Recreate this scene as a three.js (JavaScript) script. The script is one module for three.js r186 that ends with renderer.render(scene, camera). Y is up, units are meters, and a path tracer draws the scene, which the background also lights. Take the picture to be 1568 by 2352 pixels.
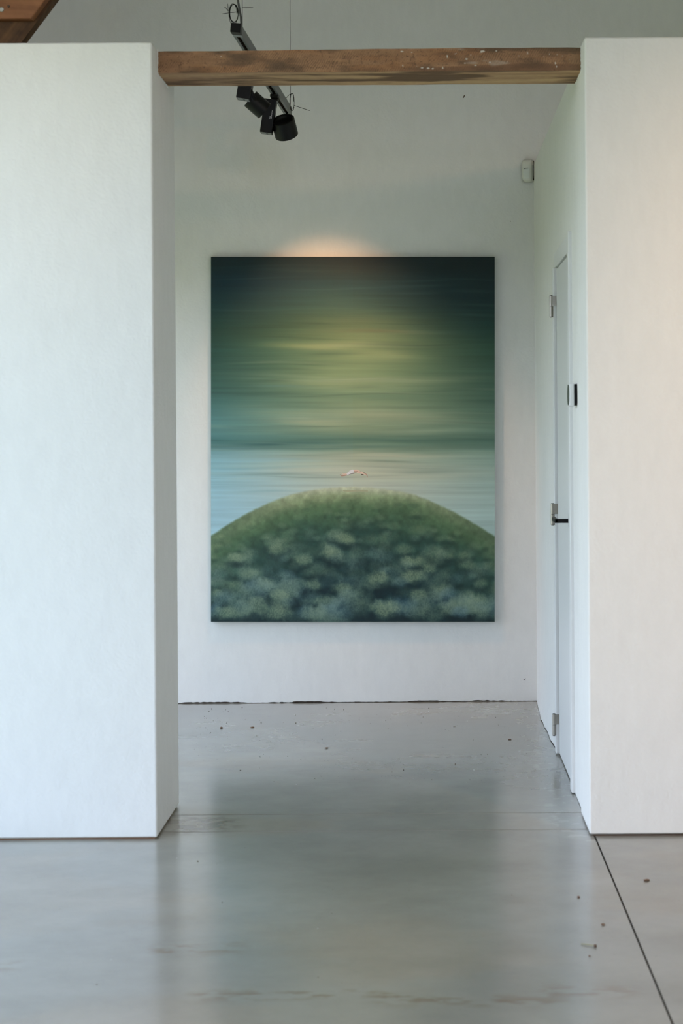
import * as THREE from 'three';
import { RoundedBoxGeometry } from 'three/addons/geometries/RoundedBoxGeometry.js';
import { mergeGeometries, mergeVertices } from 'three/addons/utils/BufferGeometryUtils.js';

// ------------------------------------------------------------------ camera, sky, sun, exposure
const scene = new THREE.Scene();
const camera = new THREE.PerspectiveCamera(2 * Math.atan(1176 / 3650) * 180 / Math.PI, 1568 / 2352, 0.05, 200);
camera.position.set(0, 1.36, 0);
camera.rotation.z = -0.0068;
camera.setViewOffset(1568, 2352, -191, 196, 1568, 2352);   // shifted lens, horizon above the middle
camera.focus = 7.8;
camera.userData.fStop = 4.5;

const renderer = new THREE.WebGLRenderer({ antialias: true });
renderer.toneMapping = THREE.LinearToneMapping;
renderer.toneMappingExposure = 4.5;
renderer.shadowMap.enabled = true;

function skyTexture() {   // clear pale sky: whitish blue at the horizon, deeper blue overhead
  const w = 256, h = 128, d = new Float32Array(w * h * 4);
  for (let j = 0; j < h; j++) {
    const up = Math.max(0, Math.sin(((j + 0.5) / h - 0.5) * Math.PI)), t = Math.pow(up, 0.55);
    for (let i = 0; i < w; i++) {
      const o = (j * w + i) * 4;
      d[o] = 1.0 + (0.5 - 1.0) * t; d[o + 1] = 1.08 + (0.76 - 1.08) * t; d[o + 2] = 1.2 + (1.13 - 1.2) * t; d[o + 3] = 1;
    }
  }
  const t = new THREE.DataTexture(d, w, h, THREE.RGBAFormat, THREE.FloatType);
  t.mapping = THREE.EquirectangularReflectionMapping; t.magFilter = THREE.LinearFilter; t.needsUpdate = true;
  return t;
}
scene.background = skyTexture();
const sun = new THREE.DirectionalLight(new THREE.Color(1.0, 0.93, 0.82), 3.6);
sun.position.set(2.5, 14, -11); sun.target.position.set(0, 0, 0);
sun.castShadow = true; sun.shadow.mapSize.set(2048, 2048);
Object.assign(sun.shadow.camera, { left: -14, right: 14, top: 14, bottom: -14, near: 1, far: 50 });
scene.add(sun, sun.target);

// ------------------------------------------------------------------ helpers
const taken = {};
function numbered(name) { const n = taken[name] = (taken[name] ?? -1) + 1; return n ? `${name}_${String(n).padStart(3, '0')}` : name; }
function mesh(name, geo, mat, parent) {
  const m = new THREE.Mesh(geo, mat); m.name = parent ? name : numbered(name); m.castShadow = m.receiveShadow = true; (parent ?? scene).add(m); return m;
}
function group(name, pos = [0, 0, 0]) { const g = new THREE.Group(); g.name = numbered(name); g.position.set(...pos); scene.add(g); return g; }
function tag(o, label, category, grp) { Object.assign(o.userData, { label, category }); if (grp) o.userData.group = grp; return o; }
function structure(o, label, category) { o.userData.kind = 'structure'; Object.assign(o.userData, { label, category }); return o; }

let seed = 7;
function rnd() { seed = (seed * 1664525 + 1013904223) >>> 0; return seed / 4294967296; }
function hash(x, y, s) { let h = (x * 374761393 + y * 668265263 + s * 974634541) | 0; h = Math.imul(h ^ (h >>> 13), 1274126177); h ^= h >>> 16; return (h >>> 0) / 4294967296; }
function noise(x, y, s = 0) {
  const xi = Math.floor(x), yi = Math.floor(y), fx = x - xi, fy = y - yi, u = fx * fx * (3 - 2 * fx), v = fy * fy * (3 - 2 * fy);
  const a = hash(xi, yi, s), b = hash(xi + 1, yi, s), c = hash(xi, yi + 1, s), d = hash(xi + 1, yi + 1, s);
  return a + (b - a) * u + (c - a) * v + (a - b - c + d) * u * v;
}
function fbm(x, y, oct = 4, s = 0) { let a = 0, k = 0.5, n = 0; for (let i = 0; i < oct; i++) { a += k * noise(x, y, s + i * 17); n += k; k *= 0.5; x *= 2.03; y *= 2.03; } return a / n; }
const clamp = (x, a = 0, b = 1) => Math.min(b, Math.max(a, x));
const smooth = (a, b, x) => { const t = clamp((x - a) / (b - a)); return t * t * (3 - 2 * t); };
const lerp = (a, b, t) => a + (b - a) * t;
const mix3 = (a, b, t) => [lerp(a[0], b[0], t), lerp(a[1], b[1], t), lerp(a[2], b[2], t)];

function texture(w, h, f, { srgb = false, repeat = true } = {}) {   // f(u, v) -> [r, g, b] in 0..255 or one number in 0..1; v = 0 at the bottom
  const d = new Uint8Array(w * h * 4);
  for (let j = 0; j < h; j++) for (let i = 0; i < w; i++) {
    const c = f((i + 0.5) / w, (j + 0.5) / h), o = (j * w + i) * 4;
    if (typeof c === 'number') d[o] = d[o + 1] = d[o + 2] = clamp(c) * 255; else { d[o] = clamp(c[0], 0, 255); d[o + 1] = clamp(c[1], 0, 255); d[o + 2] = clamp(c[2], 0, 255); }
    d[o + 3] = 255;
  }
  const t = new THREE.DataTexture(d, w, h); t.magFilter = THREE.LinearFilter; t.minFilter = THREE.LinearMipmapLinearFilter; t.generateMipmaps = true;
  t.wrapS = t.wrapT = repeat ? THREE.MirroredRepeatWrapping : THREE.ClampToEdgeWrapping;   // mirrored, so that no seam shows
  if (srgb) t.colorSpace = THREE.SRGBColorSpace;
  t.needsUpdate = true; return t;
}
function metricUV(g, scale = 1) {   // planar uv in metres from the side each face looks to
  g = g.index ? g.toNonIndexed() : g;
  const p = g.attributes.position, uv = new Float32Array(p.count * 2), a = new THREE.Vector3(), b = new THREE.Vector3(), c = new THREE.Vector3();
  for (let i = 0; i < p.count; i += 3) {
    a.fromBufferAttribute(p, i); b.fromBufferAttribute(p, i + 1); c.fromBufferAttribute(p, i + 2);
    const n = b.clone().sub(a).cross(c.clone().sub(a)), x = Math.abs(n.x), y = Math.abs(n.y), z = Math.abs(n.z);
    [a, b, c].forEach((q, k) => {
      const [u, v] = y >= x && y >= z ? [q.x, -q.z] : x >= z ? [q.z, q.y] : [q.x, q.y];
      uv[(i + k) * 2] = u * scale; uv[(i + k) * 2 + 1] = v * scale;
    });
  }
  g.setAttribute('uv', new THREE.BufferAttribute(uv, 2)); return g;
}
function bx(x0, x1, y0, y1, z0, z1) { const g = new THREE.BoxGeometry(x1 - x0, y1 - y0, z1 - z0); g.translate((x0 + x1) / 2, (y0 + y1) / 2, (z0 + z1) / 2); return g; }
function rb(x0, x1, y0, y1, z0, z1, r = 0.006, s = 3) { const g = new RoundedBoxGeometry(x1 - x0, y1 - y0, z1 - z0, s, r); g.translate((x0 + x1) / 2, (y0 + y1) / 2, (z0 + z1) / 2); return g; }
function join(list) { return mergeGeometries(list.map((g) => { g = g.index ? g.toNonIndexed() : g; for (const k of Object.keys(g.attributes)) if (!['position', 'normal', 'uv'].includes(k)) g.deleteAttribute(k); return g; })); }
function tube(points, r, seg = 24, sides = 8, closed = false) { return new THREE.TubeGeometry(new THREE.CatmullRomCurve3(points.map((p) => new THREE.Vector3(...p)), closed), seg, r, sides, closed); }
function rod(a, b, r, sides = 10) {
  const A = new THREE.Vector3(...a), B = new THREE.Vector3(...b), d = B.clone().sub(A), g = new THREE.CylinderGeometry(r, r, d.length(), sides);
  g.applyQuaternion(new THREE.Quaternion().setFromUnitVectors(new THREE.Vector3(0, 1, 0), d.clone().normalize())); g.translate(...A.add(B).multiplyScalar(0.5).toArray()); return g;
}
function lin(r, g, b) { return new THREE.Color().setRGB(r, g, b); }
function std(color, o = {}) { return new THREE.MeshStandardMaterial({ color, roughness: 0.8, ...o }); }

// ------------------------------------------------------------------ materials
const plasterMap = texture(1024, 1024, (u, v) => {
  const x = u * 3, y = v * 3, a = fbm(x * 2, y * 2, 4, 3), b = fbm(x * 40, y * 14, 3, 9), k = 247 + (a - 0.5) * 7 + (b - 0.5) * 5;
  return [k, k, k - 1];
}, { srgb: true });
const plasterBump = texture(1024, 1024, (u, v) => { const x = u * 3, y = v * 3; return 0.55 * fbm(x * 1.6, y * 1.6, 3, 21) + 0.3 * fbm(x * 24, y * 12, 3, 5) + 0.15 * noise(x * 160, y * 160, 2); });
for (const t of [plasterMap, plasterBump]) { t.repeat.set(1 / 3, 1 / 3); }
const M = {
  plaster: std(lin(0.885, 0.875, 0.85), { map: plasterMap, bumpMap: plasterBump, bumpScale: 0.004, roughness: 0.75 }),
  ceiling: std(lin(0.86, 0.85, 0.82), { map: plasterMap, roughness: 0.9 }),
  core: std(lin(0.10, 0.065, 0.045), { roughness: 0.95 }),
  plinth: std(lin(0.20, 0.115, 0.07), { roughness: 0.95 }),
  doorPaint: std(lin(0.74, 0.745, 0.73), { roughness: 0.42 }),
  casing: std(lin(0.80, 0.80, 0.79), { roughness: 0.4 }),
  black: new THREE.MeshPhysicalMaterial({ color: lin(0.005, 0.005, 0.0055), roughness: 0.4, specularIntensity: 0.45 }),
  blackMatte: new THREE.MeshPhysicalMaterial({ color: lin(0.006, 0.006, 0.0065), roughness: 0.6, specularIntensity: 0.4 }),
  rail: std(lin(0.14, 0.143, 0.143), { roughness: 0.45 }),
  railEdge: std(lin(0.30, 0.31, 0.32), { roughness: 0.35, metalness: 0.6 }),
  copper: std(lin(0.30, 0.20, 0.10), { roughness: 0.35, metalness: 0.8 }),
  steel: std(lin(0.36, 0.33, 0.29), { roughness: 0.3, metalness: 1 }),
  plastic: std(lin(0.70, 0.69, 0.62), { roughness: 0.25 }),
  plasticLens: std(lin(0.72, 0.73, 0.68), { roughness: 0.15 }),
  white: std(lin(0.78, 0.78, 0.77), { roughness: 0.5 }),
  zinc: std(lin(0.55, 0.56, 0.55), { roughness: 0.3, metalness: 0.7 }),
  filler: std(lin(0.19, 0.165, 0.135), { roughness: 0.95 }),
  darkGap: std(lin(0.03, 0.028, 0.025), { roughness: 1 }),
  lamp: new THREE.MeshStandardMaterial({ color: lin(0.9, 0.85, 0.75), emissive: lin(1.0, 0.72, 0.45), emissiveIntensity: 2.0, roughness: 0.4 }),
  lampOff: std(lin(0.55, 0.54, 0.5), { roughness: 0.2 }),
  glass: new THREE.MeshPhysicalMaterial({ color: 0xffffff, transmission: 1, thickness: 0, roughness: 0, ior: 1.5 }),
  frame: std(lin(0.05, 0.055, 0.055), { roughness: 0.5 }),
};
// polished concrete: cloudy power-trowelled grey with scuffs, dust and rusty smears
function concreteColor(x, z) {   // metres
  const big = fbm(x * 0.9 + 3, z * 0.9, 4, 41), mid = fbm(x * 4, z * 5.5, 4, 47), fine = fbm(x * 46, z * 60, 3, 53), speck = noise(x * 260, z * 260, 57);
  let k = 0.93 + (big - 0.5) * 0.26 + (mid - 0.5) * 0.15 + (fine - 0.5) * 0.025;
  let c = [166 * k, 165 * k, 158 * k];
  const warm = smooth(0.5, 0.72, fbm(x * 1.3 + 9, z * 2.2 + 4, 4, 61)); c = mix3(c, [172 * k, 160 * k, 144 * k], warm * 0.5);
  if (speck > 0.965) c = mix3(c, [96, 92, 84], 0.2);
  if (speck < 0.02) c = mix3(c, [205, 208, 205], 0.15);
  return c;
}
function streak(x, z, x0, x1, zc, w, s) { return smooth(x0, x0 + 0.06, x) * (1 - smooth(x1 - 0.08, x1, x)) * Math.exp(-(((z - zc - 0.012 * Math.sin(x * 5)) / w) ** 2)) * smooth(0.42, 0.7, fbm(x * 16, z * 40, 4, s)) * smooth(0.3, 0.6, fbm(x * 3, z * 6, 2, s + 5)); }
const FX0 = -1.6, FX1 = 1.4, FZ0 = -8.0, FZ1 = -3.2;
const stains = [[-0.6, 0.0, -3.80, 0.035], [-0.15, 0.36, -3.77, 0.035], [0.25, 0.55, -3.83, 0.04], [-1.3, -1.0, -4.05, 0.05], [-0.75, -0.45, -4.15, 0.05], [-0.1, 0.34, -4.93, 0.02], [-0.05, 0.4, -6.85, 0.02], [0.05, 0.5, -7.0, 0.03], [-0.3, 0.2, -6.55, 0.02], [0.1, 0.45, -6.35, 0.015]];
const floorMap = texture(1536, 2048, (u, v) => {
  const x = lerp(FX0, FX1, u), z = lerp(FZ1, FZ0, v); let c = concreteColor(x, z);
  for (const [a, b, zc, w] of stains) { const t = streak(x, z, a, b, zc, w, 71); if (t > 0.01) c = mix3(c, [116, 98, 78], t * 0.5); }
  const d = Math.hypot((x + 0.80) * 1.0, (z + 5.45) * 1.2), dirt = smooth(0.22, 0.02, d) * smooth(0.35, 0.62, fbm(x * 22, z * 26, 4, 73)); c = mix3(c, [98, 84, 68], dirt * 0.6);
  const dust = smooth(0.16, 0.02, Math.abs(x - 0.5)) * smooth(0.58, 0.7, fbm(x * 30, z * 30, 4, 79)) * (z < -5.2 ? 1 : 0); c = mix3(c, [205, 208, 206], dust * 0.2);
  return c;
}, { srgb: true, repeat: false });
const floorRough = texture(1024, 1024, (u, v) => { const x = lerp(FX0, FX1, u), z = lerp(FZ1, FZ0, v); return 0.18 + 0.08 * (fbm(x * 2.2, z * 3, 4, 83) - 0.5) + 0.05 * (fbm(x * 20, z * 30, 3, 89) - 0.5); }, { repeat: false });
const floorBump = (() => {   // float heights: a trowelled floor is smooth, eight bits would leave terraces in its reflections
  const w = 768, h = 1024, d = new Float32Array(w * h * 4);
  for (let j = 0; j < h; j++) for (let i = 0; i < w; i++) { const x = lerp(FX0, FX1, (i + 0.5) / w), z = lerp(FZ1, FZ0, (j + 0.5) / h), k = fbm(x * 2.4, z * 3.2, 2, 91), o = (j * w + i) * 4; d[o] = d[o + 1] = d[o + 2] = k; d[o + 3] = 1; }
  const t = new THREE.DataTexture(d, w, h, THREE.RGBAFormat, THREE.FloatType); t.magFilter = THREE.LinearFilter; t.minFilter = THREE.LinearFilter; t.wrapS = t.wrapT = THREE.ClampToEdgeWrapping; t.needsUpdate = true; return t;
})();
M.floor = new THREE.MeshPhysicalMaterial({ color: lin(0.86, 0.84, 0.8), map: floorMap, roughnessMap: floorRough, bumpMap: floorBump, bumpScale: 0.0012, roughness: 1, specularIntensity: 1, ior: 1.62, clearcoat: 0.45, clearcoatRoughness: 0.2 });

// old sawn timber
function woodTexture(w, h, len, wid, f) { return texture(w, h, (u, v) => f(u * len, v * wid), { srgb: true }); }
const splashes = []; for (let i = 0; i < 26; i++) { const right = rnd() < 0.9; splashes.push([right ? 0.80 + 0.60 * rnd() : 0.22, 0.005 + 0.07 * rnd(), 0.001 + 0.0035 * rnd() * rnd(), 0.3 + rnd()]); }
splashes.push([1.105, 0.012, 0.006, 0.5], [1.10, 0.012, 0.004, 2], [0.90, 0.064, 0.004, 0.3], [0.92, 0.066, 0.005, 0.3], [0.935, 0.067, 0.004, 0.4], [1.05, 0.036, 0.004, 1], [0.985, 0.028, 0.004, 1.5], [1.35, 0.05, 0.0035, 1.6], [1.354, 0.062, 0.003, 2]);
M.beamFace = std(0xffffff, { roughness: 0.8, bumpScale: 0.003,
  map: woodTexture(2048, 256, 1.44, 0.18, (x, y) => {
    const g = fbm(x * 3, y * 90, 4, 101), p = fbm(x * 7, y * 26, 4, 103), n = fbm(x * 60, y * 60, 3, 105);
    let c = mix3([134, 98, 70], [178, 134, 98], clamp(0.15 + g * 0.75 + (n - 0.5) * 0.7));
    c = mix3(c, [84, 64, 48], smooth(0.46, 0.72, p) * 0.7);
    c = mix3(c, [168, 112, 70], smooth(0.5, 0.7, fbm(x * 4 + 7, y * 30, 3, 109)) * 0.35);
    const jag = 0.010 * fbm(x * 40, y * 60, 2, 119), kerf = Math.sin((x + y * 0.6 + jag) * 760 + 5 * noise(x * 9, y * 12, 8)), kerf2 = Math.sin((x + y * 0.85 + jag) * 1130 + 9 * noise(x * 14, y * 10, 18));
    c = mix3(c, [78, 58, 44], smooth(0.2, 1, kerf) * 0.42 * smooth(0.35, 0.7, fbm(x * 7, y * 40, 3, 107))); c = mix3(c, [84, 62, 46], smooth(0.3, 1, kerf2) * 0.3 * smooth(0.4, 0.75, fbm(x * 9 + 4, y * 30, 3, 127)));
    const fleck = fbm(x * 230, y * 230, 2, 129); c = mix3(c, [66, 48, 36], smooth(0.64, 0.85, fleck) * 0.45);
    const low = smooth(0.055, 0.062, y + 0.006 * Math.sin(x * 6)) * smooth(0.75, 0.95, x); c = mix3(c, [104, 72, 52], low * 0.55);
    const hole = noise(x * 190, y * 260, 111); if (hole > 0.955) c = mix3(c, [62, 42, 30], 0.8);
    for (const [sx, sy, r, a] of splashes) { const d = Math.hypot((x - sx) * (a > 1 ? 1.6 : 0.8), (y - sy) * (a > 1 ? 0.8 : 1.6)) / r; if (d < 1.6) { const t = smooth(1.25, 0.6, d + 0.8 * (fbm(x * 420, y * 420, 2, 113) - 0.5)); c = mix3(c, [218, 212, 204], t * 0.9); } }
    const haze = smooth(0.62, 0.8, fbm(x * 12, y * 40, 3, 117)) * smooth(0.95, 1.05, x) * (1 - smooth(1.2, 1.26, x)); c = mix3(c, [190, 180, 172], haze * 0.5);
    return c;
  }),
  bumpMap: texture(2048, 256, (u, v) => { const x = u * 1.44, y = v * 0.18; return 0.4 * fbm(x * 3, y * 90, 4, 101) + 0.15 * (0.5 + 0.5 * Math.sin((x + y * 0.6 + 0.010 * fbm(x * 40, y * 60, 2, 119)) * 760)) + 0.3 * fbm(x * 40, y * 40, 3, 2); }) });
M.beamUnder = std(0xffffff, { roughness: 0.85,
  map: woodTexture(2048, 256, 1.44, 0.3, (x, y) => {
    const g = fbm(x * 2.2, y * 70, 5, 131), p = fbm(x * 3.2, y * 22, 4, 133), n = fbm(x * 70, y * 70, 2, 137);
    let c = mix3([150, 112, 80], [214, 178, 134], clamp(g * 1.1 + (n - 0.5) * 0.2)); c = mix3(c, [92, 64, 44], smooth(0.5, 0.66, p) * 0.8);
    return c;
  }) });
M.darkTimber = std(0xffffff, { roughness: 0.85, map: texture(512, 512, (u, v) => { const g = fbm(u * 4, v * 60, 4, 141), n = fbm(u * 40, v * 40, 3, 143); return mix3([66, 47, 33], [116, 84, 56], clamp(g + (n - 0.5) * 0.5)); }, { srgb: true }) });
M.newTimber = std(0xffffff, { roughness: 0.6, map: texture(512, 512, (u, v) => { const g = fbm(u * 2, v * 40 + 1.5 * fbm(u * 2, v * 4, 2, 5), 4, 151), n = fbm(u * 60, v * 60, 2, 153); return mix3([126, 80, 50], [162, 108, 70], clamp(g * 1.2 - 0.1 + (n - 0.5) * 0.25)); }, { srgb: true }) });

// ------------------------------------------------------------------ the shell
const XL = -2.0, XR = 3.2, ZB = -7.85, ZF = 2.6, EAVE = 3.3, PITCH = 1.3, XM = 0.6, RIDGE = EAVE + (XM - XL) * PITCH, T = 0.3;
const roofY = (x) => x < XM ? EAVE + (x - XL) * PITCH : EAVE + (XR - x) * PITCH;
const polyShape = (pts) => { const s = new THREE.Shape(); pts.forEach(([x, y], i) => i ? s.lineTo(x, y) : s.moveTo(x, y)); return s; };
const holePath = (pts) => { const s = new THREE.Path(); pts.forEach(([x, y], i) => i ? s.lineTo(x, y) : s.moveTo(x, y)); return s; };
const extrude = (shape, depth) => new THREE.ExtrudeGeometry(shape, { depth, bevelEnabled: false, curveSegments: 12 });
function raggedBase(x0, x1, step, lo, hi, s) { const out = []; for (let x = x0; x <= x1 + 1e-6; x += step) out.push([x, lo + (hi - lo) * smooth(0.25, 0.75, 0.6 * noise(x * 7, 0, s) + 0.4 * noise(x * 60, 3, s)) + 0.0012 * (noise(x * 300, 1, s) - 0.5)]); return out; }

// floor: cast slabs with sawn joints, dark sub-base below
{
  const f = structure(new THREE.Group(), 'polished grey concrete floor', 'floor'); f.name = 'floor'; scene.add(f);
  const slab = (name, x0, x1, z0, z1) => {
    const g = bx(x0, x1, -0.12, 0, z0, z1).toNonIndexed(), p = g.attributes.position, uv = new Float32Array(p.count * 2);
    for (let i = 0; i < p.count; i++) { uv[i * 2] = (p.getX(i) - FX0) / (FX1 - FX0); uv[i * 2 + 1] = (p.getZ(i) - FZ1) / (FZ0 - FZ1); }
    g.setAttribute('uv', new THREE.BufferAttribute(uv, 2)); return mesh(name, g, M.floor, f);
  };
  slab('slab', XL, 0.551, -5.349, ZF); slab('slab', 0.5565, XR, -5.349, ZF);
  slab('threshold_strip', XL, XR, -5.5835, -5.3555); slab('slab', XL, XR, ZB - 0.05, -5.5905);
  for (const z of [-5.3525, -5.587]) mesh('joint_filler', bx(XL, XR, -0.06, -0.0006, z - 0.0035, z + 0.0035), M.filler, f);
  mesh('sub_base', bx(XL, XR, -0.2, -0.125, ZB, ZF), M.darkGap, f);
}
// back gable wall
{
  const w = structure(group('wall_back'), 'tall white plastered gable wall behind the painting', 'wall');
  mesh('masonry', extrude(polyShape([[XL - T, -0.2], [XR + T, -0.2], [XR + T, EAVE], [XM, RIDGE + 0.4], [XL - T, EAVE]]), T).translate(0, 0, ZB - T - 0.02), M.core, w);
  const base = raggedBase(XL, 0.60, 0.008, 0.0025, 0.0072, 201);
  mesh('plaster', extrude(polyShape([...base, [0.61, 0.004], [XR, 0.004], [XR, EAVE], [XM, RIDGE], [XL, EAVE]]), 0.02).translate(0, 0, ZB - 0.02), M.plaster, w);
}
// left outer wall with two glazed openings, right outer wall, front gable with a glazed front
const OPEN = { passage: [-7.7, -5.85, 2.12], hall: [-5.1, -1.6, 2.9] };
{
  const hole = ([z0, z1, h]) => holePath([[z0, 0.02], [z1, 0.02], [z1, h], [z0, h]]);
  const s = polyShape([[ZB - 0.02, -0.2], [ZF, -0.2], [ZF, EAVE], [ZB - 0.02, EAVE]]); s.holes = Object.values(OPEN).map(hole);
  const g = extrude(s, T); g.applyMatrix4(new THREE.Matrix4().makeBasis(new THREE.Vector3(0, 0, 1), new THREE.Vector3(0, 1, 0), new THREE.Vector3(-1, 0, 0))); g.translate(XL, 0, 0);
  structure(mesh('wall_left', g, M.plaster), 'white outer side wall with tall glazed openings', 'wall');
  structure(mesh('wall_right', bx(XR, XR + T, -0.2, EAVE, ZB - 0.02, ZF), M.plaster), 'white outer wall on the right', 'wall');
  const fs = polyShape([[XL - T, -0.2], [XR + T, -0.2], [XR + T, EAVE], [XM, RIDGE + 0.4], [XL - T, EAVE]]); fs.holes = [holePath([[0.7, 0.02], [2.9, 0.02], [2.9, 2.5], [0.7, 2.5]]), holePath([[-0.5, 2.7], [2.4, 2.7], [2.4, 4.3], [-0.5, 4.3]])];
  structure(mesh('wall_front', extrude(fs, T).translate(0, 0, ZF), M.plaster), 'white front gable wall with wide glazed opening', 'wall');
}
function glazing(name, label, w, h, posts) {   // in its own axes: x along the opening, y up
  const g = structure(group(name), label, 'window');
  mesh('window_frame', join([bx(0, 0.05, 0, h, -0.03, 0.03), bx(w - 0.05, w, 0, h, -0.03, 0.03), bx(0.05, w - 0.05, 0, 0.05, -0.03, 0.03), bx(0.05, w - 0.05, h - 0.05, h, -0.03, 0.03)]), M.frame, g);
  for (let i = 0; i <= posts; i++) {
    const a = 0.05 + (w - 0.1) * i / (posts + 1), b = 0.05 + (w - 0.1) * (i + 1) / (posts + 1);
    if (i) mesh('mullion', bx(a - 0.02, a + 0.02, 0.05, h - 0.05, -0.025, 0.025), M.frame, g);
    const p = new THREE.PlaneGeometry(b - a - (posts ? 0.04 : 0), h - 0.1); p.translate((a + b) / 2, h / 2, 0); mesh('pane', p, M.glass, g);
  }
  return g;
}
{
  const a = glazing('window_1', 'glazed side door lighting the passage', 1.85, 2.1, 1); a.position.set(XL - 0.15, 0.02, -5.85); a.rotation.y = Math.PI / 2;
  const b = glazing('window_2', 'wide glazed side opening of the front room', 3.5, 2.88, 2); b.position.set(XL - 0.15, 0.02, -1.6); b.rotation.y = Math.PI / 2;
  const c = glazing('window_3', 'wide glazed front of the room', 2.2, 2.48, 1); c.position.set(0.7, 0.02, ZF + 0.15);
  const d = glazing('window_4', 'gable window above the glazed front', 2.9, 1.6, 2); d.position.set(-0.5, 2.7, ZF + 0.15);
}
// roof
{
  const side = (x0, x1) => extrude(polyShape([[x0, roofY(Math.min(Math.max(x0, XL), XR)) + (x0 < XL ? -(XL - x0) * PITCH : 0)], [x1, roofY(Math.min(Math.max(x1, XL), XR)) - (x1 > XR ? (x1 - XR) * PITCH : 0)], [x1, roofY(Math.min(Math.max(x1, XL), XR)) - (x1 > XR ? (x1 - XR) * PITCH : 0) + 0.4], [x0, roofY(Math.min(Math.max(x0, XL), XR)) - (x0 < XL ? (XL - x0) * PITCH : 0) + 0.4]]), ZF - ZB + 0.02).translate(0, 0, ZB - 0.02);
  const c = structure(group('ceiling'), 'white sloping underside of the barn roof', 'ceiling');
  mesh('slope', side(XL - T, XM), M.ceiling, c); mesh('slope', side(XM, XR + T), M.ceiling, c);
}
// the two inner walls of the opening
const TOP = 2.64;
{
  const w = structure(group('wall_center_left'), 'thick white plastered wall left of the opening', 'wall');
  mesh('plaster', metricUV(rb(XL - 0.1, -0.894, 0.0055, TOP, -5.73, -5.26, 0.007, 3)), M.plaster, w);
  mesh('plinth', bx(XL, -0.904, 0, 0.01, -5.722, -5.268), M.plinth, w);
  const v = structure(group('wall_center_right'), 'white plastered wall right of the opening', 'wall');
  mesh('plaster', metricUV(rb(0.537, XR + 0.1, 0.006, TOP + 0.006, -5.56, -5.26, 0.007, 3)), M.plaster, v);
  mesh('plinth', bx(0.546, XR, 0, 0.01, -5.55, -5.268), M.core, v);
}
const WX = 0.546;   // face of the passage side wall
{
  // side wall of the passage, with the doorway cut out; shape axes: z along, y up
  const s = polyShape([[ZB, 0.0], ...Array.from({ length: 40 }, (_, i) => [ZB + (i + 0.5) * 1.2 / 40, 0.001 + 0.005 * noise(i * 0.9, 2, 5)]), [-6.57, 0.003], [-6.57, 2.022], [-5.922, 2.022], [-5.922, 0.003], [-5.56, 0.003], [-5.56, TOP + 0.006], [ZB, TOP + 0.006]]);
  const g = extrude(s, 0.14); g.applyMatrix4(new THREE.Matrix4().makeBasis(new THREE.Vector3(0, 0, 1), new THREE.Vector3(0, 1, 0), new THREE.Vector3(-1, 0, 0))); g.translate(WX + 0.14, 0, 0);
  const w = structure(group('wall_passage_right'), 'white side wall of the passage holding the narrow door', 'wall');
  mesh('plaster', g, M.plaster, w);
  mesh('flat_top', bx(WX + 0.14, XR, TOP - 0.1, TOP + 0.005, ZB, -5.56), M.plaster, w);
  // hand-trowelled swelling along the foot of the wall
  const n = 40, pos = [], idx = []; for (let i = 0; i <= n; i++) { const z = ZB + 1.17 * i / n, k = 0.016 * Math.sin(Math.PI * i / n) ** 0.6 * (0.7 + 0.6 * noise(i * 0.3, 0, 9)); [[0, 0.24], [0.25, 0.14], [0.65, 0.05], [1, 0.004]].forEach(([q, y]) => pos.push(WX - k * q - 0.0004, y * (0.8 + 0.4 * noise(i * 0.2, 4, 3)), z)); }
  for (let i = 0; i < n; i++) for (let j = 0; j < 3; j++) { const a = i * 4 + j; idx.push(a, a + 1, a + 4, a + 1, a + 5, a + 4); }
  const sg = new THREE.BufferGeometry(); sg.setAttribute('position', new THREE.Float32BufferAttribute(pos, 3)); sg.setIndex(idx); sg.computeVertexNormals(); mesh('plaster_foot', metricUV(sg), M.plaster, w);
}
// outside
structure(mesh('lawn', bx(-40, 40, -0.4, -0.22, -40, 40), std(lin(0.15, 0.175, 0.05), { roughness: 1, map: texture(256, 256, (u, v) => { const k = 200 + 55 * fbm(u * 30, v * 30, 3, 301); return [k, k, k]; }, { srgb: true }) })), 'green lawn around the building', 'lawn');

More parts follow.
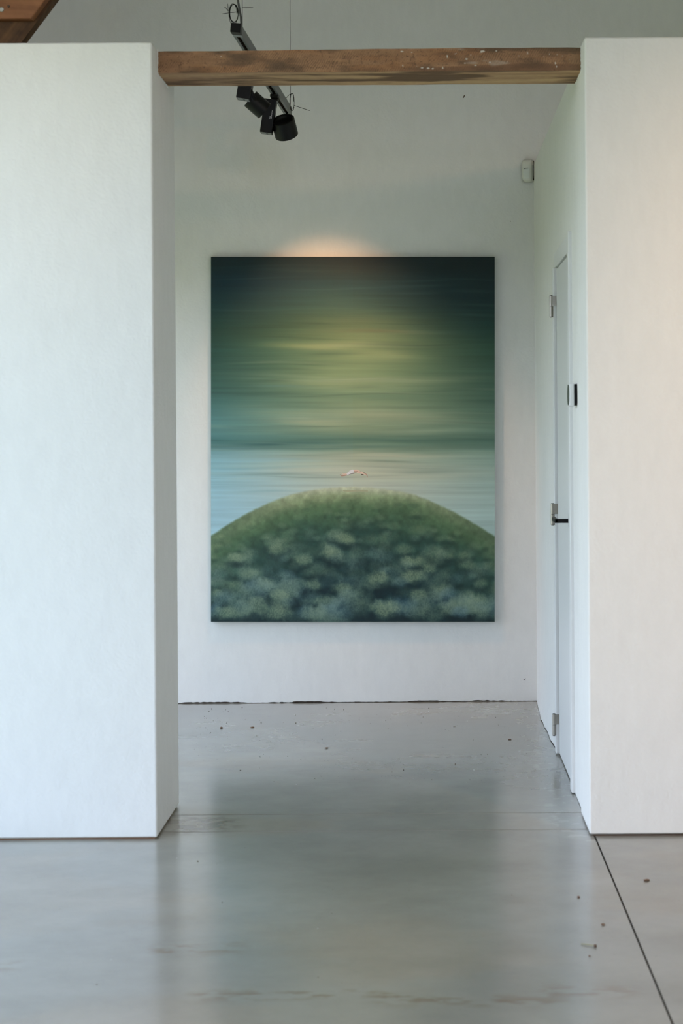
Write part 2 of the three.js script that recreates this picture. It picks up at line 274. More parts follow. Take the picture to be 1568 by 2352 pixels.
// ------------------------------------------------------------------ painting
const PW = 1.395, PH = 1.795, PD = 0.032;
function paintedPicture() {
  const W = 1176, H = 1512;
  const S = (hex) => [hex >> 16, (hex >> 8) & 255, hex & 255];
  // colour down the middle and at the two sides of the sky, by height from the top
  const mid = [[0, 0x262f2c], [0.035, 0x2e3a34], [0.08, 0x33504a], [0.13, 0x4b6554], [0.18, 0x6d7d58], [0.235, 0x8e9a68], [0.27, 0x8b9a6a], [0.33, 0x8f9f6f], [0.38, 0x8d9d72], [0.44, 0x9da67c], [0.475, 0x93a078], [0.505, 0x738a6c], [0.525, 0x8f9c78], [0.55, 0xb4b48e], [0.59, 0xc2bd97], [0.64, 0xc6c4a4], [0.7, 0xb9c2a8], [0.8, 0xa8b4a0]];
  const left = [[0, 0x0e2a2b], [0.07, 0x0f3338], [0.12, 0x1c3d3b], [0.2, 0x2c4c3c], [0.26, 0x2f5446], [0.35, 0x3a5f52], [0.43, 0x517f77], [0.48, 0x5f8d83], [0.515, 0x4d7a72], [0.54, 0x7fa8a2], [0.6, 0x93b8b2], [0.7, 0xa4c2bb], [0.8, 0xa6c0b6]];
  const right = [[0, 0x0f2626], [0.1, 0x16302f], [0.18, 0x234138], [0.25, 0x33513f], [0.35, 0x405f4c], [0.43, 0x506f5a], [0.48, 0x64816a], [0.51, 0x577560], [0.55, 0x8ca48c], [0.6, 0x9bb09a], [0.7, 0xa6b8a2], [0.8, 0xa4b5a0]];
  const ramp = (r, t) => { let i = 1; while (i < r.length - 1 && r[i][0] < t) i++; const [a, ca] = r[i - 1], [b, cb] = r[i]; return mix3(S(ca), S(cb), smooth(a, b, t) * 0.5 + clamp((t - a) / (b - a)) * 0.5); };
  const hill = (x) => { const pts = [[0, 0.764], [0.106, 0.712], [0.242, 0.662], [0.352, 0.640], [0.5, 0.631], [0.652, 0.641], [0.721, 0.653], [0.858, 0.700], [1, 0.765]]; let i = 1; while (i < 8 && pts[i][0] < x) i++; const p0 = pts[Math.max(i - 2, 0)], p1 = pts[i - 1], p2 = pts[i], p3 = pts[Math.min(i + 1, 8)], t = (x - p1[0]) / (p2[0] - p1[0]), m1 = (p2[1] - p0[1]) / (p2[0] - p0[0]) * (p2[0] - p1[0]), m2 = (p3[1] - p1[1]) / (p3[0] - p1[0]) * (p2[0] - p1[0]); return p1[1] * (2 * t ** 3 - 3 * t * t + 1) + m1 * (t ** 3 - 2 * t * t + t) + p2[1] * (-2 * t ** 3 + 3 * t * t) + m2 * (t ** 3 - t * t); };
  const put = [];   // brushed streaks in the sky: x, y, half length, half height, colour, strength
  const st = (x, y, l, h, c, a) => put.push([x, y, l, h, S(c), a]);
  st(0.43, 0.241, 0.14, 0.007, 0xb6b682, 0.5); st(0.30, 0.245, 0.12, 0.006, 0x9fa66c, 0.4); st(0.58, 0.206, 0.12, 0.004, 0x544e30, 0.5); st(0.66, 0.235, 0.10, 0.004, 0x5f6f50, 0.5); st(0.62, 0.27, 0.12, 0.012, 0xa9ae78, 0.5);
  st(0.7, 0.335, 0.22, 0.008, 0xa6b085, 0.5); st(0.45, 0.345, 0.2, 0.008, 0xa4ad7c, 0.5); st(0.25, 0.358, 0.1, 0.004, 0x6d9080, 0.4); st(0.55, 0.36, 0.2, 0.004, 0x9aa87c, 0.4); st(0.6, 0.385, 0.2, 0.007, 0x758e6c, 0.5);
  st(0.33, 0.41, 0.2, 0.005, 0x5f7a60, 0.4); st(0.62, 0.435, 0.22, 0.009, 0xb4b48a, 0.5); st(0.36, 0.451, 0.13, 0.006, 0xc0bd8e, 0.65); st(0.3, 0.43, 0.2, 0.01, 0x9fae86, 0.35); st(0.75, 0.475, 0.2, 0.006, 0xa9b08a, 0.4);
  st(0.62, 0.503, 0.35, 0.004, 0x4f6b58, 0.5); st(0.15, 0.516, 0.28, 0.005, 0x3c625c, 0.6); st(0.42, 0.522, 0.3, 0.003, 0x587866, 0.5); st(0.85, 0.505, 0.25, 0.004, 0x5a7860, 0.5); st(0.63, 0.543, 0.2, 0.005, 0xccc49a, 0.6); st(0.2, 0.56, 0.2, 0.004, 0x9cc0ba, 0.4); st(0.1, 0.578, 0.2, 0.003, 0x7aa6a2, 0.4); st(0.45, 0.58, 0.25, 0.006, 0xcfc8a4, 0.5); st(0.72, 0.6, 0.2, 0.008, 0xcbc49c, 0.4); st(0.22, 0.645, 0.12, 0.003, 0x8ba89c, 0.5);
  for (let i = 0; i < 110; i++) { const y = 0.02 + 0.6 * rnd(); const c = rnd() < 0.5 ? [30, 50, 42] : [196, 200, 160]; put.push([rnd(), y, 0.06 + 0.2 * rnd(), 0.0015 + 0.004 * rnd(), c, 0.05 + 0.14 * rnd() * smooth(0, 0.2, y)]); }
  const buf = new Float32Array(W * H * 3);
  for (let j = 0; j < H; j++) for (let i = 0; i < W; i++) {
    const x = (i + 0.5) / W, y = (j + 0.5) / H, wob = 0.018 * (fbm(x * 1.4, y * 14, 3, 401) - 0.5), yy = y + wob;
    const cen = Math.exp(-(((x - 0.52 + 0.06 * (fbm(0.3, y * 9, 3, 403) - 0.5)) / (0.27 + 0.12 * smooth(0.1, 0.5, y))) ** 2));
    let c = mix3(x < 0.5 ? ramp(left, yy) : ramp(right, yy), ramp(mid, yy), clamp(cen * (0.86 + 0.3 * (fbm(x * 2.5, y * 34, 4, 405) - 0.35))));
    const br = fbm(x * 3.2, y * 150, 4, 407) - 0.5, k = 1 + 0.13 * br; c = [c[0] * k, c[1] * k, c[2] * k];
    for (const [sx, sy, l, h, col, a] of put) { const dy = 0.78 * (y - sy - 0.004 * Math.sin((x - sx) * 9 + sx * 20)) / h; if (dy > 2.4 || dy < -2.4) continue; const dx = (x - sx) / l; if (dx > 2.2 || dx < -2.2) continue; c = mix3(c, col, 0.8 * a * Math.exp(-dx * dx - dy * dy) * (0.6 + 0.8 * fbm(x * 5, y * 260, 2, 409))); }
    const o = (j * W + i) * 3; buf[o] = c[0]; buf[o + 1] = c[1]; buf[o + 2] = c[2];
  }
  // the wooded hill: dark ground, then soft clumps from the far crest to the near edge
  for (let j = Math.floor(0.61 * H); j < H; j++) for (let i = 0; i < W; i++) {
    const x = (i + 0.5) / W, y = (j + 0.5) / H, d = y - hill(x) - 0.002 * (noise(x * 90, y * 90, 5) - 0.5), a = smooth(-0.004, 0.004 + 0.004 * Math.abs(x - 0.5), d); if (a <= 0) continue;
    const t = clamp(d / 0.32), n = fbm(x * 7, y * 16, 4, 421), f = fbm(x * 60, y * 70, 3, 423);
    let g = mix3([158, 164, 116], [90, 113, 74], smooth(0.0, 0.16, t + 0.15 * (n - 0.5))); g = mix3(g, [48, 77, 60], smooth(0.1, 0.42, t + 0.22 * (n - 0.5))); g = mix3(g, [17, 45, 45], smooth(0.35, 0.95, t + 0.35 * (n - 0.5)));
    const edge = smooth(0.14, 0.5, Math.abs(x - 0.5)); g = mix3(g, [84, 104, 70], edge * (1 - smooth(0.0, 0.25, t)) * 0.75);
    const lit = Math.exp(-(((x - 0.5) / 0.22) ** 2)) * Math.exp(-((d / 0.013) ** 2)); g = mix3(g, [212, 205, 168], lit * 0.7);
    const k = 1 + 0.3 * (f - 0.5); const o = (j * W + i) * 3; for (let q = 0; q < 3; q++) buf[o + q] = lerp(buf[o + q], g[q] * k, a);
  }
  const blobs = []; let sd = 99; const r2 = () => { sd = (sd * 1664525 + 1013904223) >>> 0; return sd / 4294967296; };
  for (let i = 0; i < 300; i++) { const x = r2() * 1.1 - 0.05, t = Math.pow(r2(), 0.75), y0 = hill(clamp(x)) + 0.015, y = y0 + (1.0 - y0) * t; blobs.push([x, y, (0.018 + 0.040 * t) * (0.6 + 0.8 * r2()), t, r2(), 0.14 + 0.22 * t * r2()]); }
  // the clumps that stand out
  for (const [x, y, r, w] of [[0.185, 0.905, 0.045, 0.6], [0.245, 0.935, 0.045, 0.4], [0.155, 0.965, 0.06, 0.45], [0.02, 0.925, 0.03, 0.5], [0.08, 0.905, 0.035, 0.4], [0.09, 0.83, 0.035, 0.45], [0.23, 0.81, 0.035, 0.5], [0.42, 0.815, 0.04, 0.6], [0.48, 0.78, 0.04, 0.5], [0.41, 0.957, 0.05, 0.5], [0.46, 0.915, 0.045, 0.5], [0.36, 0.905, 0.04, 0.5], [0.62, 0.975, 0.065, 0.6], [0.59, 0.885, 0.045, 0.55], [0.70, 0.84, 0.04, 0.6], [0.71, 0.885, 0.05, 0.6], [0.77, 0.86, 0.03, 0.5], [0.73, 0.935, 0.045, 0.5], [0.81, 0.925, 0.035, 0.45], [0.93, 0.965, 0.075, 0.55], [0.84, 0.97, 0.05, 0.45], [0.95, 0.90, 0.035, 0.4], [0.9, 0.85, 0.04, 0.4], [0.68, 0.81, 0.045, 0.4], [0.32, 0.84, 0.045, 0.5], [0.37, 0.985, 0.05, 0.5], [0.23, 0.985, 0.06, 0.5], [0.05, 0.985, 0.05, 0.5]]) blobs.push([x, y, r, 0.5, 0.35, w]);
  blobs.sort((a, b) => a[1] - b[1]);
  for (const [bxx, by, r, t, v, w] of blobs) {
    const col = mix3([166, 172, 120], v < 0.5 ? [130, 146, 112] : [108, 134, 130], clamp(t * 1.2)), ry = r * 0.62 * W / H;
    for (let j = Math.max(0, Math.floor((by - ry * 1.6) * H)); j < Math.min(H, (by + ry * 2) * H); j++) for (let i = Math.max(0, Math.floor((bxx - r * 1.5) * W)); i < Math.min(W, (bxx + r * 1.5) * W); i++) {
      const x = (i + 0.5) / W, y = (j + 0.5) / H, q = fbm(x * 46, y * 52, 3, 431) - 0.5, dx = (x - bxx) / r, dy = (y - by) / ry, d = Math.hypot(dx, dy) + 0.55 * q; if (d > 1.35) continue;
      const o = (j * W + i) * 3, a = 1.12 * w * smooth(1.15, 0.3, Math.hypot(dx, dy + 0.35) + 0.55 * q) * (0.75 + 0.5 * noise(x * 300, y * 300, 3)), sh = 0.75 * w * smooth(1.3, 0.5, Math.hypot(dx, (dy - 0.75) * 1.3) + 0.5 * q);
      for (let k = 0; k < 3; k++) { buf[o + k] = lerp(buf[o + k], [22, 44, 42][k], sh); buf[o + k] = lerp(buf[o + k], col[k], a); }
    }
  }
  // the small diving figure, and its faint mark on the hill top
  const X = (px) => (px - 480.5) / 652.5, Y = (py) => (py - 589.5) / 839;
  const limb = (pts, col) => { for (let s = 0; s < pts.length - 1; s++) { const [x0, y0, r0] = pts[s], [x1, y1, r1] = pts[s + 1]; const ax = X(x0) * W, ay = Y(y0) * H, bx2 = X(x1) * W, by2 = Y(y1) * H, R0 = r0 * W / 652.5, R1 = r1 * W / 652.5, L = Math.hypot(bx2 - ax, by2 - ay) || 1, R = Math.max(R0, R1) + 2;
    for (let j = Math.floor(Math.min(ay, by2) - R); j <= Math.max(ay, by2) + R; j++) for (let i = Math.floor(Math.min(ax, bx2) - R); i <= Math.max(ax, bx2) + R; i++) { const t = clamp(((i + 0.5 - ax) * (bx2 - ax) + (j + 0.5 - ay) * (by2 - ay)) / (L * L)), d = Math.hypot(i + 0.5 - ax - t * (bx2 - ax), j + 0.5 - ay - t * (by2 - ay)) - lerp(R0, R1, t), a = smooth(0.7, -0.7, d); if (a > 0) { const o = (j * W + i) * 3; for (let k = 0; k < 3; k++) buf[o + k] = lerp(buf[o + k], col[k], a); } } } };
  const skin = [222, 190, 156], shade = [182, 142, 112], dark = [88, 66, 50], cloth = [226, 214, 194], clothSh = [150, 142, 122];
  limb([[777.5, 1090.5, 0.8], [781.5, 1093.2, 1.2], [787, 1092, 1.7], [794, 1089.8, 2]], shade); limb([[780.5, 1086.4, 0.6], [785, 1089.6, 1.2], [794, 1088.6, 1.8]], skin);
  limb([[796, 1091, 1.4], [801, 1088, 1.6], [809, 1087, 1.6]], clothSh); limb([[795, 1088.5, 2.6], [801, 1084.5, 3.4], [806, 1082.4, 3.6], [810, 1082, 3]], cloth);
  limb([[812, 1082.4, 3.2], [818, 1081.8, 2.6], [823, 1084.3, 2]], shade); limb([[811, 1080.6, 1.8], [817, 1080.4, 1.6], [822, 1082.6, 1.3]], skin);
  limb([[826.5, 1085.5, 2.4], [829, 1086, 2.3]], skin); limb([[832.5, 1086.2, 1], [833.5, 1087, 0.8]], dark); limb([[827, 1090, 0.9], [830.5, 1090.4, 0.9]], dark);
  limb([[817, 1085, 1.3], [826, 1086.8, 1.3], [834, 1089, 1.1], [838.5, 1091.5, 0.9]], skin); limb([[834, 1087.2, 0.9], [838.5, 1090, 0.9], [840, 1094, 0.8], [839.6, 1096.5, 0.6]], shade);
  for (let i = 0; i < 120; i++) { const px = 790 + 46 * r2(), py = 1127.5 + 2.5 * (r2() - 0.5); limb([[px - 5, py, 1.1], [px + 5, py + 0.2, 1.1]], [170 + 8 * r2(), 168, 124]); }
  return texture(W, H, (u, v) => { const o = ((H - 1 - Math.floor(v * H)) * W + Math.floor(u * W)) * 3; return [0, 1, 2].map((k) => 255 * [1.07, 1.11, 1.24][k] * Math.pow(Math.max(buf[o + k], 0) / 255, 1.1)); }, { srgb: true, repeat: false });
}
{
  const weave = texture(1024, 1024, (u, v) => { const x = u * 256, y = v * 256; return 0.5 + 0.22 * Math.sin(x * Math.PI * 2) * (0.6 + 0.8 * noise(x * 0.5, y, 501)) + 0.22 * Math.sin(y * Math.PI * 2) * (0.6 + 0.8 * noise(x, y * 0.5, 503)) + 0.3 * (noise(x * 2, y * 2, 507) - 0.5); });
  weave.repeat.set(4, 5.15);
  const p = tag(group('painting', [-0.3598, 1.3005 - PH / 2, ZB + 0.001]), 'large unframed canvas painting of a wooded green hill and a tiny diver', 'painting');
  p.rotation.z = -0.0068;
  const face = new THREE.PlaneGeometry(PW, PH); face.translate(0, PH / 2, PD);
  const f = mesh('painted_canvas', face, new THREE.MeshPhysicalMaterial({ map: paintedPicture(), bumpMap: weave, bumpScale: 0.0006, roughness: 0.42, specularIntensity: 0.6, color: lin(0.98, 0.98, 0.98) }), p); f.userData.label = 'painted front of the canvas';
  const sideM = std(lin(0.035, 0.075, 0.065), { roughness: 0.6 });
  mesh('canvas_edge', join([bx(-PW / 2, -PW / 2 + 0.03, 0, PH, 0, PD - 0.0005), bx(PW / 2 - 0.03, PW / 2, 0, PH, 0, PD - 0.0005), bx(-PW / 2 + 0.03, PW / 2 - 0.03, 0, 0.03, 0, PD - 0.0005), bx(-PW / 2 + 0.03, PW / 2 - 0.03, PH - 0.03, PH, 0, PD - 0.0005)]), sideM, p);
}

// ------------------------------------------------------------------ timber lintel across the opening
{
  const N = 90, x0 = -0.90, x1 = 0.545, prof = [[0, 0.075, 0], [0, 0.004, 0], [0.006, 0, 1], [0.211, 0, 1], [0.215, 0.004, 0], [0.215, 0.075, 0]];   // depth back, height, 1 = underside
  const build = (ring, closed) => { const pos = [], uv = [], idx = [];
    for (let i = 0; i <= N; i++) { const x = lerp(x0, x1, i / N); ring.forEach(([d, y, k, s]) => { const e = 0.0028 * (fbm(x * 9, y * 40 + d * 12, 3, 601) - 0.5), e2 = 0.0034 * (fbm(x * 14, d * 20 + y * 9, 3, 607) - 0.5); const sag = 0.002 * Math.sin(x * 3 + 1); pos.push(x, 2.5625 + y + e2 + (y > 0.05 ? sag : 0), -5.375 - d + e); uv.push((x - x0) / 1.44, s); }); }
    const m = ring.length; for (let i = 0; i < N; i++) for (let j = 0; j < m - 1; j++) { const a = i * m + j, b = a + m; idx.push(a, a + 1, b, a + 1, b + 1, b); }
    const g = new THREE.BufferGeometry(); g.setAttribute('position', new THREE.Float32BufferAttribute(pos, 3)); g.setAttribute('uv', new THREE.Float32BufferAttribute(uv, 2)); g.setIndex(idx); g.computeVertexNormals(); return g; };
  const q = (list, vs) => list.map(([d, y, k], i) => [d, y, k, vs[i]]);
  const b = tag(group('timber_beam'), 'old rough-sawn wooden beam spanning the top of the opening, splashed with white paint', 'beam');
  const sub = (a, z, n) => Array.from({ length: n + 1 }, (_, i) => [lerp(a[0], z[0], i / n), lerp(a[1], z[1], i / n), 0]);
  const front = sub([0, 0.075], [0, 0.003], 6), under = sub([0.003, 0], [0.212, 0], 8), back = sub([0.215, 0.003], [0.215, 0.075], 3), top = sub([0.215, 0.075], [0, 0.075], 4);
  const fr = q([...front, [0.003, 0]], [...front.map((p) => (0.075 - p[1]) / 0.18), 0.075 / 0.18]);
  const un = q([...under, [0.215, 0.003]], [...under.map((p) => p[0] / 0.3), 0.215 / 0.3]);
  mesh('sawn_faces', join([build(fr), build(q(back, back.map((p) => 0.1 + p[1]))), build(q(top, top.map((p) => p[0])))]), M.beamFace, b);
  mesh('underside', build(un), M.beamUnder, b);
  // plaster smeared round both ends where the beam enters the walls
  for (const x of [-0.8955, 0.5385]) {
    const path = [[2.642, -5.372], [2.62, -5.371], [2.60, -5.3715], [2.58, -5.371], [2.563, -5.371], [2.559, -5.40], [2.558, -5.44], [2.558, -5.49], [2.559, -5.54], [2.559, -5.59]].map(([y, z]) => [x, y, z]);
    const g = tube(path, 0.0032, 90, 7), p = g.attributes.position; for (let i = 0; i < p.count; i++) { const k = 0.006 * (fbm(p.getY(i) * 160, p.getZ(i) * 160, 3, 611) - 0.45); p.setXYZ(i, p.getX(i) + (x < 0 ? k : -k), p.getY(i) + 0.5 * k, p.getZ(i) + 0.6 * k); } g.computeVertexNormals();
    const m = mesh('plaster_collar', metricUV(g), M.plaster, b); m.userData.label = 'ragged white plaster at the beam end';
  }
}

// ------------------------------------------------------------------ roof strut with cross plank at the upper left
{
  const slope = Math.atan(1.31), c = Math.cos(slope), s = Math.sin(slope);
  const strut = tag(group('roof_strut'), 'dark old slanting roof timber standing on the left wall', 'timber');
  // parallelogram in the plane of the truss, foot level on the wall top
  const foot = TOP + 0.0, run = (y) => -1.3667 + (y - 2.6999) / 1.31, hw = 0.33;
  const sh = polyShape([[run(foot), foot], [run(4.3), 4.3], [run(4.3) - hw, 4.3], [run(foot) - hw, foot]]);
  const g = metricUV(extrude(sh, 0.05).translate(0, 0, -5.505), 1.3), uvs = g.attributes.uv; for (let i = 0; i < uvs.count; i++) { const a = uvs.getX(i), b = uvs.getY(i); uvs.setXY(i, a * c + b * s, b * c - a * s); }
  mesh('strut', g, M.darkTimber, strut);
  const plank = tag(group('cross_plank'), 'reddish new plank screwed across the slanting roof timber', 'plank');
  const bev = new THREE.ExtrudeGeometry(polyShape([[-1.333, 2.763], [-1.333 + 0.15 / 1.31, 2.913], [-1.95, 2.913], [-1.95, 2.763]]), { depth: 0.032, bevelEnabled: true, bevelSize: 0.004, bevelThickness: 0.004, bevelSegments: 3 }); bev.translate(0, 0, -5.45);
  mesh('board', metricUV(bev, 1.6), M.newTimber, plank);
  const head = (x, y, r) => { const hgeo = join([new THREE.CylinderGeometry(r, r * 1.08, 0.003, 24), new THREE.TorusGeometry(r * 0.8, r * 0.18, 8, 24).rotateX(Math.PI / 2).translate(0, 0.0015, 0), new THREE.CylinderGeometry(r * 0.35, r * 0.35, 0.001, 6).translate(0, 0.0018, 0)]); hgeo.rotateX(Math.PI / 2); hgeo.translate(x, y, -5.4125); return hgeo; };
  const sc1 = mesh('screw', head(-1.4307, 2.7905, 0.0075), M.zinc, plank); sc1.userData.label = 'zinc washer-head screw';
  mesh('screw', head(-1.4069, 2.8015, 0.004), std(lin(0.1, 0.07, 0.05), { roughness: 0.6, metalness: 0.5 }), plank);
}

// ------------------------------------------------------------------ door
{
  const d = structure(group('door_1', [WX, 0, -5.93]), 'narrow white flush door in the passage side wall', 'door');
  const L = (z) => z + 5.93;   // scene depth to door axes
  const leaf = mesh('door_leaf', rb(0.001, 0.041, 0.006, 2.006, L(-6.555), L(-5.935), 0.003, 2), M.doorPaint, d);
  const cas = (y0, y1, z0, z1) => rb(y0 > 1 ? -0.004 : -0.013, 0.02, y0, y1, L(z0), L(z1), 0.0035, 3);
  mesh('casing', cas(0.006, 2.014, -6.615, -6.562), M.casing, d); mesh('casing', cas(0.004, 2.078, -5.927, -5.862), M.casing, d);
  const head = mesh('casing_head', cas(2.014, 2.078, -6.615, -5.929), M.casing, d); head.userData.label = 'top casing of the door';
  mesh('rebate', join([bx(0.02, 0.1, 0, 2.02, L(-6.568), L(-6.5595)), bx(0.02, 0.1, 0, 2.02, L(-5.931), L(-5.9245)), bx(0.02, 0.1, 2.0095, 2.02, L(-6.56), L(-5.931)), bx(0.043, 0.1, 0.0, 2.01, L(-6.56), L(-5.931))]), M.casing, d);
  for (const y of [1.81, 0.951, 0.082]) {   // lift-off hinges
    const h = mesh('hinge', join([new THREE.CylinderGeometry(0.0075, 0.0075, 0.0425, 18).translate(-0.021, y + 0.0655, L(-6.563)), new THREE.CylinderGeometry(0.0075, 0.0075, 0.0425, 18).translate(-0.021, y + 0.0215, L(-6.563)), bx(-0.021, 0.0005, y + 0.046, y + 0.086, L(-6.5615), L(-6.5575)), bx(-0.02, -0.0125, y, y + 0.042, L(-6.5655), L(-6.5635))]), M.steel, d);
    h.userData.label = 'brushed steel barrel hinge';
    mesh('hinge_pin', new THREE.CylinderGeometry(0.0058, 0.0058, 0.0915, 12).translate(-0.021, y + 0.0435, L(-6.563)), M.blackMatte, h);
  }
  const lever = mesh('lever_handle', join([rb(-0.060, 0.0, 0.994, 1.010, L(-5.99), L(-5.974), 0.0025, 2), rb(-0.060, -0.046, 0.994, 1.010, L(-6.108), L(-5.974), 0.003, 2)]), M.black, d); lever.userData.label = 'black square lever handle';
  const rose = mesh('rose', rb(-0.006, 0.002, 0.977, 1.028, L(-6.007), L(-5.957), 0.0015, 2), M.black, d);
  const esc = mesh('keyhole_plate', rb(-0.0055, 0.002, 0.879, 0.930, L(-6.007), L(-5.957), 0.0015, 2), M.black, d);
  mesh('keyhole', join([new THREE.CylinderGeometry(0.005, 0.005, 0.001, 14).rotateZ(Math.PI / 2).translate(-0.0058, 0.908, L(-5.982)), bx(-0.0063, -0.0053, 0.893, 0.908, L(-5.984), L(-5.98))]), M.darkGap, esc);
}
// thermostat by the door
{
  const t = tag(group('thermostat', [WX, 1.4705, -5.715]), 'small square white thermostat with round black display beside the door', 'thermostat');
  mesh('cover', rb(-0.0285, -0.0115, -0.0415, 0.0415, -0.0415, 0.0415, 0.004, 3), M.white, t);
  mesh('display', new THREE.CylinderGeometry(0.0375, 0.0375, 0.002, 40).rotateZ(Math.PI / 2).translate(-0.029, 0, 0), std(lin(0.03, 0.035, 0.03), { roughness: 0.15 }), t);
  const s = []; for (let i = 0; i < 48; i++) { const a = i / 48 * Math.PI * 2, k = 1 / Math.max(Math.abs(Math.cos(a)), Math.abs(Math.sin(a))); s.push([0.0385 * Math.min(k, 1.25) * Math.cos(a), 0.0385 * Math.min(k, 1.25) * Math.sin(a)]); }
  const g = extrude(polyShape(s), 0.0115), p = g.attributes.position; for (let i = 0; i < p.count; i++) if (p.getZ(i) > 0.005) { const q = 0.9 + 0.12 * noise(p.getX(i) * 300, p.getY(i) * 300, 3); p.setX(i, p.getX(i) * q); p.setY(i, p.getY(i) * q); }
  g.computeVertexNormals(); g.rotateY(Math.PI / 2); g.translate(-0.0118, 0, 0); mesh('back_plate', g, M.blackMatte, t);
}
// motion detector in the corner under the ceiling of the passage
{
  const t = tag(group('motion_detector', [0.519, 2.617, ZB + 0.003]), 'rounded ivory motion detector in the upper corner of the back wall', 'detector');
  t.rotation.y = -0.3; t.position.z += 0.012;
  const n = 22, m = 16, surf = (w, h, dep, y0, y1, off) => { const pos = [], idx = []; for (let j = 0; j <= n; j++) for (let i = 0; i <= m; i++) { const v = lerp(y0, y1, j / n), u = i / m * 2 - 1, yv = Math.sin((v * 2 - 1) * Math.PI / 2), taper = 1 - 0.16 * Math.max(0, -yv) ** 2 - 0.05 * Math.max(0, yv) ** 2, round = Math.sqrt(Math.max(0, 1 - Math.abs(yv) ** 9)) * 0.8 + 0.2; const bul = Math.pow(Math.max(0, 1 - Math.abs(u) ** 5), 0.5) * Math.pow(Math.max(0, 1 - Math.abs(yv) ** 3.2), 0.45); pos.push(u * w / 2 * taper * round, yv * h / 2, dep * (0.42 * (1 - Math.abs(u) ** 12) * (1 - Math.abs(yv) ** 14) + 0.58 * bul) + off); }
    for (let j = 0; j < n; j++) for (let i = 0; i < m; i++) { const a = j * (m + 1) + i, b = a + m + 1; idx.push(a, a + 1, b, a + 1, b + 1, b); } const g = new THREE.BufferGeometry(); g.setAttribute('position', new THREE.Float32BufferAttribute(pos, 3)); g.setIndex(idx); g.computeVertexNormals(); return g; };
  mesh('housing', surf(0.060, 0.114, 0.042, 0, 1, 0), M.plastic, t);
  mesh('lens_window', surf(0.049, 0.106, 0.0418, 0.20, 0.52, 0.0018), M.plasticLens, t);
  mesh('mounting_plate', rb(-0.022, 0.0295, -0.048, 0.050, -0.001, 0.006, 0.002, 2), M.darkGap, t);
  const logo = mesh('printed_mark', join([0, 1, 2, 3, 4].map((k) => bx(-0.012 + k * 0.0042, -0.0086 + k * 0.0042, 0.0040 + k * 0.00045 - (k === 4 ? 0.0008 : 0), 0.0062 + k * 0.00045, 0.0432, 0.0446))), std(lin(0.06, 0.055, 0.035)), t); logo.userData.label = 'tiny dark printed mark';
}

// ------------------------------------------------------------------ ceiling track and its spotlights
function trackRail(label, A, B, roll) {   // A, B: ends of the rail's underside centre line
  const a = new THREE.Vector3(...A), b = new THREE.Vector3(...B), L = a.distanceTo(b);
  const t = tag(group('track_rail', A), label, 'light track');
  t.lookAt(b); t.rotateZ(roll);   // own axes: z along the rail
  const W = 0.036, H = 0.033;
  mesh('rail', join([bx(-W / 2, -W / 2 + 0.004, 0, H, 0.03, L), bx(W / 2 - 0.004, W / 2, 0, H, 0.03, L), bx(-W / 2 + 0.004, W / 2 - 0.004, H - 0.004, H, 0.03, L), bx(-W / 2 + 0.004, -W / 2 + 0.011, 0, 0.003, 0.03, L), bx(W / 2 - 0.011, W / 2 - 0.004, 0, 0.003, 0.03, L)]), M.rail, t);
  mesh('channel', join([bx(-W / 2 + 0.004, W / 2 - 0.004, H - 0.007, H - 0.0045, 0.06, L), bx(-W / 2 + 0.0045, -W / 2 + 0.007, 0.004, 0.024, 0.06, L), bx(W / 2 - 0.007, W / 2 - 0.0045, 0.004, 0.024, 0.06, L)]), M.blackMatte, t);
  for (const x of [-0.0085, 0.0085]) for (const y of [0.009, 0.017]) mesh('conductor', bx(x - 0.0012, x + 0.0012, y, y + 0.0016, 0.07, L), M.copper, t);
  mesh('end_feed', rb(-W / 2 - 0.001, W / 2 + 0.001, -0.001, H + 0.001, -0.012, 0.032, 0.0015, 2), M.black, t);
  mesh('end_plate', bx(-W / 2 + 0.001, W / 2 - 0.001, -0.0015, 0.002, 0.032, 0.062), M.railEdge, t);
  mesh('end_cap', rb(-W / 2 - 0.001, W / 2 + 0.001, -0.001, H + 0.001, L, L + 0.006, 0.0015, 2), M.black, t);
  return t;
}
const inRail = (t, p) => { t.updateMatrixWorld(true); return t.worldToLocal(new THREE.Vector3(...p)).toArray(); };
